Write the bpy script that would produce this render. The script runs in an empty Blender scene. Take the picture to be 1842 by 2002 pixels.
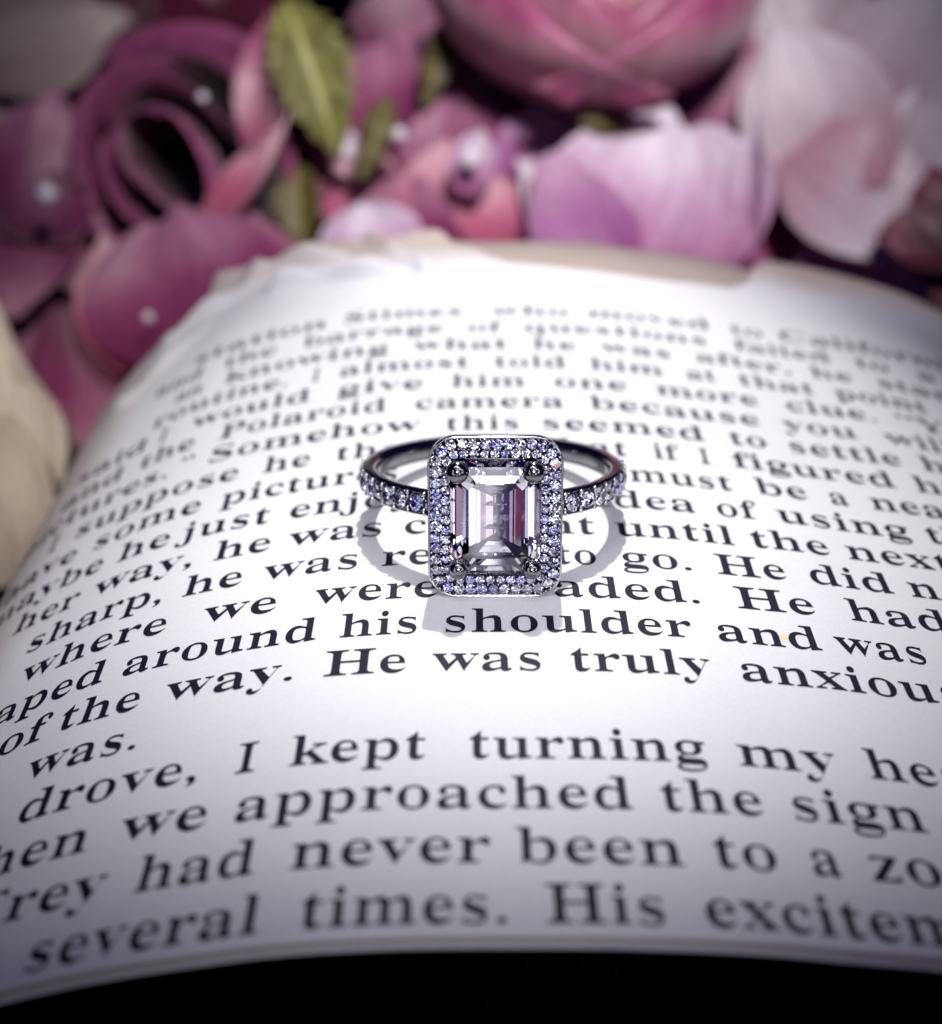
import bpy, bmesh, math, random, json
from mathutils import Vector, Matrix
from mathutils.geometry import tessellate_polygon

# ---------------------------------------------------------------- scene, camera, light
S = 0.001                                   # everything below is written in millimetres
sc = bpy.context.scene
col = sc.collection
sc.render.engine = 'CYCLES'
sc.view_settings.view_transform = 'Standard'
sc.view_settings.look = 'None'
sc.view_settings.exposure = 0.08
sc.view_settings.gamma = 1.0
sc.cycles.max_bounces = 14
sc.cycles.transmission_bounces = 12
sc.cycles.glossy_bounces = 6
sc.cycles.diffuse_bounces = 3
sc.cycles.caustics_reflective = False
sc.cycles.caustics_refractive = False
sc.cycles.blur_glossy = 0.0
sc.cycles.sample_clamp_indirect = 12.0
try:
    sc.cycles.use_denoising = True
    sc.cycles.denoiser = 'OPENIMAGEDENOISE'
except Exception:
    pass

CAM_H = 56.0
PITCH = math.radians(28)
cam_d = bpy.data.cameras.new('camera')
cam = bpy.data.objects.new('camera', cam_d)
col.objects.link(cam)
cam.location = (0, 0, CAM_H*S)
cam.rotation_euler = (math.radians(90)-PITCH, 0, 0)
cam_d.sensor_fit = 'HORIZONTAL'
cam_d.sensor_width = 36
cam_d.lens = 58.19
cam_d.clip_start = 0.005
cam_d.clip_end = 10
cam_d.dof.use_dof = True
cam_d.dof.focus_distance = 0.1065
cam_d.dof.aperture_fstop = 26
sc.camera = cam
C_POS = Vector((0, 0, CAM_H))
C_FWD = Vector((0, math.cos(PITCH), -math.sin(PITCH)))
C_UP = Vector((0, math.sin(PITCH), math.cos(PITCH)))
C_RT = Vector((1, 0, 0))

w = bpy.data.worlds.new('World'); sc.world = w; w.use_nodes = True
w.node_tree.nodes['Background'].inputs[0].default_value = (0.05, 0.03, 0.50, 1)
w.node_tree.nodes['Background'].inputs[1].default_value = 0.09

def aim(o, loc, tgt):
    o.location = Vector(loc)*S
    d = Vector(tgt)-Vector(loc)
    o.rotation_euler = d.to_track_quat('-Z', 'Y').to_euler()
def spot(name, loc, tgt, power, half_deg, blend, radius, colr):
    l = bpy.data.lights.new(name, 'SPOT'); l.energy = power; l.spot_size = math.radians(2*half_deg)
    l.spot_blend = blend; l.shadow_soft_size = radius*S; l.color = colr
    o = bpy.data.objects.new(name, l); col.objects.link(o); aim(o, loc, tgt); return o
def area(name, loc, tgt, power, sx, sy, colr):
    l = bpy.data.lights.new(name, 'AREA'); l.shape = 'RECTANGLE'; l.size = sx*S; l.size_y = sy*S
    l.energy = power; l.color = colr
    o = bpy.data.objects.new(name, l); col.objects.link(o); aim(o, loc, tgt); return o
# key lamp above and behind the ring, added camera-side fill whose cone darkens the corners, added fill on the flowers
spot('key_lamp', (10, 290, 330), (4, 123, 0), 6.5, 9.4, 1.0, 5, (1.0, 0.98, 0.97))
spot('camera_fill', (-4, -108, 122), (0, 110, 2), 0.95, 9.6, 1.0, 9, (0.93, 0.94, 1.0))
spot('flower_fill', (60, -10, 250), (8, 240, 0), 5.2, 14.8, 1.0, 22, (1.0, 0.95, 0.98))
# added panels, out of view, aimed at the ring: they make the bars and glints in the stones
HEAD = Vector((1.7, 93.8, 5.7))
def glint_panel(az, el, dist, sx, sy, L, c):
    a, e = math.radians(az), math.radians(el)
    p = HEAD+Vector((math.sin(a)*math.cos(e), -math.cos(a)*math.cos(e), math.sin(e)))*dist
    o = area('added_glint_panel', p, HEAD, L*sx*sy*1e-6*math.pi*.03, sx, sy, c)
    o.data.spread = math.radians(20)
for g in [(-50, 18, 200, 22, 120, 1.6, (.9, .92, 1)), (62, 20, 200, 20, 110, 1.6, (.95, .93, 1)), (46, 16, 200, 16, 110, 1.5, (1, .45, .45)),
          (0, 62, 210, 120, 10, 2, (1, 1, 1))]:
    glint_panel(*g)
# added, unseen strips of card-white, rosy and lavender light low in front of the book: the long steps of the stone mirror them
for az, el, dist, sx_, sy_, c_ in [(-35, -4.5, 120, 11, 30, (2.6, 2.6, 2.8)), (-24.7, -4.5, 122, 11, 30, (.80, .72, .80)), (-9.3, -4, 120, 9, 28, (2.0, 2.0, 2.2)),
        (5.8, -4, 120, 5, 28, (.50, .36, .38)), (9.2, -4, 121, 5.5, 28, (.42, .27, .25)), (20.5, -4.5, 120, 8, 30, (1.2, 1.2, 1.5)), (25.6, -4.5, 121, 6, 30, (.85, .76, .82)),
        (31.5, -5.5, 120, 11, 30, (.20, .028, .035)), (0, -2, 119, 4, 34, (1.9, 1.85, 2.0)), (0, -4, 128, 190, 38, (.10, .09, .17)),
        (0, 18.5, 100, 40, 9, (1.9, 1.85, 2.0)), (0, 31, 134, 44, 14, (1.3, 1.25, 1.35)), (179, 54, 150, 40, 16, (2.6, 2.6, 2.7)), (0, 66, 130, 40, 14, (2.0, 1.95, 2.1)),
        (-38, 16, 140, 14, 24, (1.6, 1.6, 1.8)), (38, 16, 140, 14, 24, (1.6, 1.5, 1.6)), (57, 2, 130, 12, 20, (1.2, 1.1, 1.1)), (-57, 2, 130, 12, 20, (1.2, 1.1, 1.1)), (-30, 50, 140, 24, 18, (1.3, 1.3, 1.5)), (30, 50, 140, 24, 18, (1.3, 1.3, 1.4))]:
    a_, e_ = math.radians(az), math.radians(el)
    p_ = HEAD+Vector((math.sin(a_)*math.cos(e_), -math.cos(a_)*math.cos(e_), math.sin(e_)))*dist
    o = area('added_strip', p_, HEAD, sx_*sy_*1e-6*math.pi*max(c_)*.0228*1.15, sx_, sy_, tuple(q/max(c_) for q in c_))
    o.data.spread = math.radians(30)
_r = random.Random(21)
for k in range(22):
    _s = _r.uniform(12, 34)
    glint_panel(_r.uniform(-80, 80), _r.uniform(4, 84), 190, _s, _s*_r.uniform(.4, 1), 4.6, [(1, 1, 1), (.75, .82, 1), (1, .9, .8), (.95, .9, 1)][k % 4])
spot('side_fill', (-30, -30, 170), (-63, 180, -26), 1.6, 7.5, 1.0, 10, (1.0, 0.93, 0.80))  # added, unseen warm fill to brighten the cream petals

# ---------------------------------------------------------------- helpers
def link(name, verts, faces, mat, parent=None, origin=(0, 0, 0), smooth=True, uvs=None, stuff=False):
    me = bpy.data.meshes.new(name)
    o0 = Vector(origin)
    me.from_pydata([tuple((Vector(v)-o0)*S) for v in verts], [], faces)
    if smooth:
        me.polygons.foreach_set('use_smooth', [True]*len(me.polygons))
    if uvs:
        ul = me.uv_layers.new(name='UVMap')
        for lp in me.loops:
            ul.data[lp.index].uv = uvs[lp.vertex_index]
    if mat: me.materials.append(mat)
    me.update()
    o = bpy.data.objects.new(name, me); col.objects.link(o)
    if parent is None: o.location = o0*S
    else: o.parent = parent
    if stuff: o['kind'] = 'stuff'
    return o
def thing(name, loc, label, cat, group=None, rot=(0, 0, 0)):
    o = bpy.data.objects.new(name, None); col.objects.link(o)
    o.empty_display_size = 0.005
    o.location = Vector(loc)*S; o.rotation_euler = rot
    o['label'] = label; o['category'] = cat
    if group: o['group'] = group
    return o
def solid(o, t, off=-1):
    m = o.modifiers.new('thickness', 'SOLIDIFY'); m.thickness = t*S; m.offset = off
def new_mat(name):
    m = bpy.data.materials.new(name); m.use_nodes = True
    return m, m.node_tree, m.node_tree.nodes['Principled BSDF']
def mapping(nt, scale, out='Object'):
    tc = nt.nodes.new('ShaderNodeTexCoord'); mp = nt.nodes.new('ShaderNodeMapping')
    mp.inputs['Scale'].default_value = (scale,)*3 if not isinstance(scale, tuple) else scale
    nt.links.new(tc.outputs[out], mp.inputs['Vector']); return mp.outputs['Vector']
def noise(nt, vec, scale, detail=4, rough=.5):
    n = nt.nodes.new('ShaderNodeTexNoise'); n.inputs['Scale'].default_value = scale
    n.inputs['Detail'].default_value = detail; n.inputs['Roughness'].default_value = rough
    nt.links.new(vec, n.inputs['Vector']); return n.outputs['Fac']
def ramp(nt, fac, stops):
    r = nt.nodes.new('ShaderNodeValToRGB'); e = r.color_ramp.elements
    while len(e) < len(stops): e.new(.5)
    for k, (p, c) in enumerate(stops):
        e[k].position = p; e[k].color = (*c, 1) if len(c) == 3 else c
    nt.links.new(fac, r.inputs['Fac']); return r.outputs['Color']
def mixc(nt, fac, a, b, mode='MIX'):
    n = nt.nodes.new('ShaderNodeMix'); n.data_type = 'RGBA'; n.blend_type = mode
    if isinstance(fac, (int, float)): n.inputs[0].default_value = fac
    else: nt.links.new(fac, n.inputs[0])
    for i, c in ((6, a), (7, b)):
        if isinstance(c, tuple): n.inputs[i].default_value = (*c, 1)
        else: nt.links.new(c, n.inputs[i])
    return n.outputs[2]
def bump(nt, b, h, strength, dist):
    n = nt.nodes.new('ShaderNodeBump'); n.inputs['Strength'].default_value = strength
    n.inputs['Distance'].default_value = dist
    nt.links.new(h, n.inputs['Height']); nt.links.new(n.outputs['Normal'], b.inputs['Normal'])

# ---------------------------------------------------------------- materials
def paper(name, c0, c1, shaded_edge=False):
    m, nt, b = new_mat(name)
    v = mapping(nt, 1000.0)
    big = noise(nt, v, .035, 3); fine = noise(nt, v, 3.5, 5, .65)
    c = ramp(nt, big, [(.3, c0), (.7, c1)])
    c = mixc(nt, .17, c, ramp(nt, fine, [(.3, (.55, .55, .55)), (.7, (1, 1, 1))]), 'MULTIPLY')
    # a few small foxing spots
    sp = nt.nodes.new('ShaderNodeTexVoronoi'); sp.inputs['Scale'].default_value = .11
    nt.links.new(v, sp.inputs['Vector'])
    fx = ramp(nt, sp.outputs['Distance'], [(.02, (1, 1, 1)), (.07, (0, 0, 0))])
    c = mixc(nt, fx, c, (.80, .72, .42))
    if shaded_edge:      # browned margins, with the shade of the curling edge put into the colour
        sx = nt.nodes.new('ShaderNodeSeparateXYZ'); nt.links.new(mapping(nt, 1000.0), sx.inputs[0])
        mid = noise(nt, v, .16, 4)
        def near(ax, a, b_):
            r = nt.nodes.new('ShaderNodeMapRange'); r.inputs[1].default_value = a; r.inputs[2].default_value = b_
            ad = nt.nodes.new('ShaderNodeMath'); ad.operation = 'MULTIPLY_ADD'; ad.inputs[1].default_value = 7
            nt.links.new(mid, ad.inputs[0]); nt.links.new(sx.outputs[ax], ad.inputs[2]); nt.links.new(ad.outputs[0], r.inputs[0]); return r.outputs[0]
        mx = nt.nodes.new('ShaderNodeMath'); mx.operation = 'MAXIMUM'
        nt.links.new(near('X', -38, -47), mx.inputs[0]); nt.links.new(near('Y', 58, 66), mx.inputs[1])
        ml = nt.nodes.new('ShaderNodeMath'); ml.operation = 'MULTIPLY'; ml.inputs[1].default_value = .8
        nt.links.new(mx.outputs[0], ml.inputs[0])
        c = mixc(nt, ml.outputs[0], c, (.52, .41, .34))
    nt.links.new(c, b.inputs['Base Color'])
    b.inputs['Roughness'].default_value = .62
    b.inputs['Specular IOR Level'].default_value = .25
    b.inputs['Subsurface Weight'].default_value = 0
    bump(nt, b, fine, .35, .00004)
    return m
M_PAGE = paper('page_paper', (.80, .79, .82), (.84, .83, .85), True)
M_AGED_SHADED = paper('aged_shaded_paper', (.44, .36, .32), (.56, .47, .42))  # aged tan, with the rear leaf's shade put into the colour
m, nt, b = new_mat('printing_ink')
v = mapping(nt, 1000.0)
nt.links.new(ramp(nt, noise(nt, v, 2.2, 4), [(.3, (.003, .003, .012)), (.8, (.010, .009, .035))]), b.inputs['Base Color'])
b.inputs['Roughness'].default_value = .55; b.inputs['Specular IOR Level'].default_value = .2
M_INK = m
def metal(name, c, r):
    m, nt, b = new_mat(name)
    v = mapping(nt, 1000.0)
    n = noise(nt, v, 1.2, 4)
    nt.links.new(ramp(nt, n, [(.3, tuple(x*.82 for x in c)), (.7, c)]), b.inputs['Base Color'])
    b.inputs['Metallic'].default_value = 1
    rr = nt.nodes.new('ShaderNodeMapRange'); rr.inputs[3].default_value = r*.6; rr.inputs[4].default_value = r*1.5
    nt.links.new(n, rr.inputs[0]); nt.links.new(rr.outputs[0], b.inputs['Roughness'])
    return m
M_GOLD = metal('white_gold', (.70, .69, .70), .10)
M_GOLD_DK = metal('dark_white_gold', (.24, .24, .25), .14)  # same white gold, dark reflections put into its base colour
M_SEAT = metal('dark_seat', (.05, .05, .08), .3)  # darker metal on the recessed floor under the halo stones
def gem(name, c, ior):
    m, nt, b = new_mat(name)
    nt.nodes.remove(b)
    g = nt.nodes.new('ShaderNodeBsdfGlass'); g.inputs['IOR'].default_value = ior
    g.inputs['Roughness'].default_value = 0; g.inputs['Color'].default_value = (*c, 1)
    nt.links.new(g.outputs[0], nt.nodes['Material Output'].inputs['Surface']); return m
M_DIAMOND = gem('diamond', (.98, .97, 1.0), 2.35)
M_PAVE = gem('pave_diamond', (.93, .93, 1.0), 2.4)
nt = M_PAVE.node_tree; oi = nt.nodes.new('ShaderNodeObjectInfo')
nt.links.new(ramp(nt, oi.outputs['Random'], [(.15, (.86, .87, 1.0)), (.75, (.98, .98, 1.0))]), next(n for n in nt.nodes if n.type == 'BSDF_GLASS').inputs['Color'])
def petal_mat(name, base, mid, rim, rough=.42, sheen=.3, p0=.22, p1=.68):
    m, nt, b = new_mat(name)
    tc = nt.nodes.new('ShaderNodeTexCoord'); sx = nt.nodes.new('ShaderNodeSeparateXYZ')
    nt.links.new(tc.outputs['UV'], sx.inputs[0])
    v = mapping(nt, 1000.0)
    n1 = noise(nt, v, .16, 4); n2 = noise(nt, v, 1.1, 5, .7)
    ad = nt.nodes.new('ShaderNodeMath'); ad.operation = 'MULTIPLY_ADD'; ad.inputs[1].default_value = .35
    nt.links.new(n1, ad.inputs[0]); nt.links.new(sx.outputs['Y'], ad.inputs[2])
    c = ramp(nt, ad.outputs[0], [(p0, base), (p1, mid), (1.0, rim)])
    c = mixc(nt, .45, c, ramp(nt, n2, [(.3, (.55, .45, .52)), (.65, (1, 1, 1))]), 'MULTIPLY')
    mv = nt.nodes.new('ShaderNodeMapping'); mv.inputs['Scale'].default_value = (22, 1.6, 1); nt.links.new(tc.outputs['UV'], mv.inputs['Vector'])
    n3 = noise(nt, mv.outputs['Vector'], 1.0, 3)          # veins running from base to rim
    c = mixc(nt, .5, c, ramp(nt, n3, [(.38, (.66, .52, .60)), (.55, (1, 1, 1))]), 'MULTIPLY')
    nt.links.new(c, b.inputs['Base Color'])
    b.inputs['Roughness'].default_value = rough
    b.inputs['Sheen Weight'].default_value = sheen
    b.inputs['Subsurface Weight'].default_value = .12
    b.inputs['Subsurface Radius'].default_value = (.004, .0015, .002)
    b.inputs['Subsurface Scale'].default_value = .4
    bump(nt, b, n3, .5, .0005)
    return m
P_DARK = petal_mat('burgundy_petal', (.004, .0004, .002), (.11, .008, .045), (.50, .09, .26), p0=.36, p1=.80)  # near-black base puts the dark of the deep hollow into the colour
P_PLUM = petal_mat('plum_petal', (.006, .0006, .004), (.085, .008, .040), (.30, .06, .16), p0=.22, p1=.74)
P_PINK = petal_mat('pink_petal', (.36, .05, .14), (.70, .36, .44), (.42, .08, .20))
P_LILAC = petal_mat('lilac_petal', (.42, .10, .26), (.66, .40, .60), (.80, .68, .78))
P_PURPLE = petal_mat('purple_petal', (.30, .05, .22), (.42, .15, .36), (.62, .36, .54))
P_PALE = petal_mat('pale_petal', (.45, .22, .30), (.60, .48, .54), (.76, .70, .74))
P_MAUVE = petal_mat('mauve_petal', (.15, .012, .065), (.28, .04, .14), (.46, .18, .29))
P_ROSE = petal_mat('rosy_petal', (.32, .02, .10), (.55, .14, .24), (.78, .45, .50))
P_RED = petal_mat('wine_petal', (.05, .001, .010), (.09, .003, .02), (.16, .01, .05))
P_BEIGE = petal_mat('beige_petal', (.35, .25, .22), (.46, .36, .32), (.55, .46, .40))
P_CREAM = petal_mat('cream_petal', (.66, .58, .42), (.74, .65, .52), (.76, .66, .56))
def leaf_mat(name, c0, c1):
    m, nt, b = new_mat(name)
    v = mapping(nt, 1000.0); n = noise(nt, v, .35, 6, .65)
    nt.links.new(ramp(nt, n, [(.32, c0), (.62, c1)]), b.inputs['Base Color'])
    tc = nt.nodes.new('ShaderNodeTexCoord'); sx = nt.nodes.new('ShaderNodeSeparateXYZ'); nt.links.new(tc.outputs['UV'], sx.inputs[0])
    ab = nt.nodes.new('ShaderNodeMath'); ab.operation = 'PINGPONG'; ab.inputs[1].default_value = .5; nt.links.new(sx.outputs['X'], ab.inputs[0])
    rib = ramp(nt, ab.outputs[0], [(.43, (0, 0, 0)), (.49, (1, 1, 1))])
    nt.links.new(mixc(nt, rib, ramp(nt, n, [(.32, c0), (.62, c1)]), tuple(min(1, q*1.7+.03) for q in c1)), b.inputs['Base Color'])
    b.inputs['Roughness'].default_value = .5; bump(nt, b, n, .5, .0006); return m
L_GREEN = leaf_mat('green_leaf', (.07, .06, .010), (.25, .25, .06))
L_OLIVE = leaf_mat('olive_leaf', (.05, .035, .005), (.14, .12, .03))
m, nt, b = new_mat('glint'); b.inputs['Base Color'].default_value = (.9, .86, .92, 1)
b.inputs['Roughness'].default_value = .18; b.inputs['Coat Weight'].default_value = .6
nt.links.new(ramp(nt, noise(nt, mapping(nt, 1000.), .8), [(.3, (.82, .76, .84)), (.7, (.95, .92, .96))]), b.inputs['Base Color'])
M_GLINT = m  # pale colour standing in for petal highlights
m, nt, b = new_mat('dark_cloth')
v = mapping(nt, 1000.0); n = noise(nt, v, .9, 5, .7)
nt.links.new(ramp(nt, n, [(.3, (.0015, .0012, .006)), (.7, (.006, .004, .016))]), b.inputs['Base Color'])
b.inputs['Roughness'].default_value = .95; b.inputs['Specular IOR Level'].default_value = .05
bump(nt, b, n, .6, .0006); M_CLOTH = m

# ---------------------------------------------------------------- table
TZ = -40.0
def table():
    n = 60; vs = []; fs = []
    for j in range(n+1):
        for i in range(n+1):
            x = -700+1400*i/n; y = -300+1500*j/n
            vs.append((x, y, TZ+.5*math.sin(x*.05+y*.021)*math.cos(y*.043)))
    for j in range(n):
        for i in range(n):
            a = j*(n+1)+i; fs.append((a, a+1, a+n+2, a+n+1))
    o = link('tabletop', vs, fs, M_CLOTH); o['kind'] = 'structure'
table()

# ---------------------------------------------------------------- book
KX=[-46,-45,-43.5,-41.5,-39,-36.5,-33,-29,-26,-20,-14,-10,-4,2,8,15,20,25,30,37,43,52,62]
KZ=[-36,-26,-18.5,-14.2,-11.4,-9.4,-7.5,-5.5,-4.2,-2.4,-1.15,-.5,-.05,0.05,0,-.4,-1.0,-1.6,-2.4,-3.4,-4.5,-6.8,-11]
def base(x):
    if x<=KX[0]: return KZ[0]
    n=len(KX)
    if x>=KX[-1]: return KZ[-1]
    for i in range(n-1):
        if x<=KX[i+1]: break
    def m(j):
        if j==0: return (KZ[1]-KZ[0])/(KX[1]-KX[0])
        if j==n-1: return (KZ[-1]-KZ[-2])/(KX[-1]-KX[-2])
        return (KZ[j+1]-KZ[j-1])/(KX[j+1]-KX[j-1])
    h=KX[i+1]-KX[i]; t=(x-KX[i])/h
    return KZ[i]*(1+2*t)*(1-t)**2+m(i)*h*t*(1-t)**2+KZ[i+1]*t*t*(3-2*t)+m(i+1)*h*t*t*(t-1)

FOLDS = [  # crease lines near the worn far left corner: ends, height, width
    (-30, 171, -15, 169.5, 3.0, 1.5), (-22, 164.5, -9, 162.5, 2.5, 1.2), (-12, 175, -5, 162, 1.8, 1.0),
    (-34, 161, -25, 169, 2.3, 1.4), (-37, 147, -30, 160, 1.3, 1.4), (-20, 175.5, -4, 173.5, 1.2, 1.6)]
def crumple(x, y):
    """soft creases near the worn far left corner of the page"""
    d = .05*math.sin(x*.21+y*.05)*math.sin(y*.11)
    if y > 140 and x < 4:
        for x0, y0, x1, y1, h, w_ in FOLDS:
            dx, dy = x1-x0, y1-y0; L2 = dx*dx+dy*dy
            t = ((x-x0)*dx+(y-y0)*dy)/L2
            tc = max(0, min(1, t)); wob = .5*math.sin(t*6+x0)
            dd = math.hypot(x-x0-dx*tc, y-y0-dy*tc+wob)
            ww = w_*(1.0 if (y > y0+dy*tc) else .75)
            d += h*math.exp(-(dd/ww)**2)*(.75+.25*math.sin(t*9+y0))
    return d
def pz(x, y):
    return base(x)+crumple(x, y)
def interp(tab, t):
    if t <= tab[0][0]: return tab[0][1]
    for (a, va), (b_, vb) in zip(tab, tab[1:]):
        if t <= b_: return va+(vb-va)*(t-a)/(b_-a)
    return tab[-1][1]
TOP = [(-46, 150), (-41, 155), (-36, 162), (-31.5, 168), (-28.7, 172), (-22.3, 176.5), (-17, 177.5), (-9.8, 176), (-4, 174.5), (0, 171.5), (2.5, 167),
       (4.6, 165.2), (10, 163.9), (16, 163.1), (23.5, 162.9), (29.5, 163.6), (31.8, 166.5), (33.2, 172), (35.5, 175.6), (44.8, 175.2), (62, 172)]
TOP2 = [(-46, 154), (-41, 159), (-36, 166), (-31, 172), (-26, 176), (-20, 177), (-10, 177.5), (-3, 177.5), (3, 177.5), (12, 178.5), (20, 177.5), (28, 177.5), (33, 175), (36, 171), (62, 168)]
FRONT = 58.9
random.seed(4)
tear = [random.uniform(-1, 1) for _ in range(400)]
def sheet(name, top, dz, mat, amp, x0=-46, x1=62, nx=216, ny=230, front=FRONT):
    vs = []; fs = []
    for i in range(nx+1):
        x = x0+(x1-x0)*i/nx
        t = interp(top, x)
        q = (x-x0)*2.1
        jag = amp*(tear[int(q) % 400]*(1-(q % 1))+tear[(int(q)+1) % 400]*(q % 1))
        t += jag*(1 if 1 < x < 34 or x < -20 else .3)
        for j in range(ny+1):
            y = front+(t-front)*j/ny
            vs.append((x, y, pz(x, y)+dz(x, y)))
    for i in range(nx):
        for j in range(ny):
            a = i*(ny+1)+j; fs.append((a, a+ny+1, a+ny+2, a+1))
    return vs, fs
book = thing('book', (8, 110, TZ+1), 'open book with arched white pages of black serif print', 'book')
BO = (8, 110, TZ+1)
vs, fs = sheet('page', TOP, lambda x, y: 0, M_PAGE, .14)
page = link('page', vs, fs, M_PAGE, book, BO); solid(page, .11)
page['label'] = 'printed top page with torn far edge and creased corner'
vs, fs = sheet('page', TOP2, lambda x, y: -.35-max(0, (y-150)*.02)-max(0, (y-170)*.07), M_AGED_SHADED, .35, nx=150, ny=120)
p2 = link('page', vs, fs, M_AGED_SHADED, book, BO); solid(p2, .11)
p2['label'] = 'browned leaf, shade put into its colour, behind the torn edge'
for k in range(3):
    vs, fs = sheet('page', [(x, min(y, 170)-2-k*1.3) for x, y in TOP2], lambda x, y, k=k: -.75-.4*k-max(0, (y-150)*.03)-max(0, (y-168)*.2), M_AGED_SHADED, .3, nx=110, ny=60, front=FRONT+.25*(k+1))
    q = link('page', vs, fs, M_PAGE, book, BO); solid(q, .11)
def board():
    vs = []; fs = []
    for z in (TZ+.9, TZ+3.2):
        for x, y in ((-62, 52), (66, 52), (66, 186), (-62, 186)): vs.append((x, y, z))
    fs = [(3, 2, 1, 0), (4, 5, 6, 7), (0, 1, 5, 4), (1, 2, 6, 5), (2, 3, 7, 6), (3, 0, 4, 7)]
    return vs, fs
vs, fs = board()
cv = link('cover', vs, fs, M_CLOTH, book, BO, smooth=False)
bv = cv.modifiers.new('bevel', 'BEVEL'); bv.width = .0006; bv.segments = 2
# the block of leaves the arch rests on, at the spine side
def block(x0, x1, y0, y1, zb, zt):
    vs = []; fs = []; n = 14
    for k in range(n+1):
        z = zb+(zt-zb)*k/n; e = .35*(k % 2)
        vs += [(x0+e, y0+e, z), (x1, y0+e, z), (x1, y1-e, z), (x0+e, y1-e, z)]
    for k in range(n):
        for c in range(4):
            a = 4*k+c; b_ = 4*k+(c+1) % 4; fs.append((a, b_, b_+4, a+4))
    fs.append((0, 3, 2, 1)); fs.append(tuple(4*n+c for c in range(4)))
    return vs, fs
vs, fs = block(-38, 60, 118, 160, TZ+3.3, TZ+12)
link('page_block', vs, fs, M_AGED_SHADED, book, BO, smooth=False)
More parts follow.
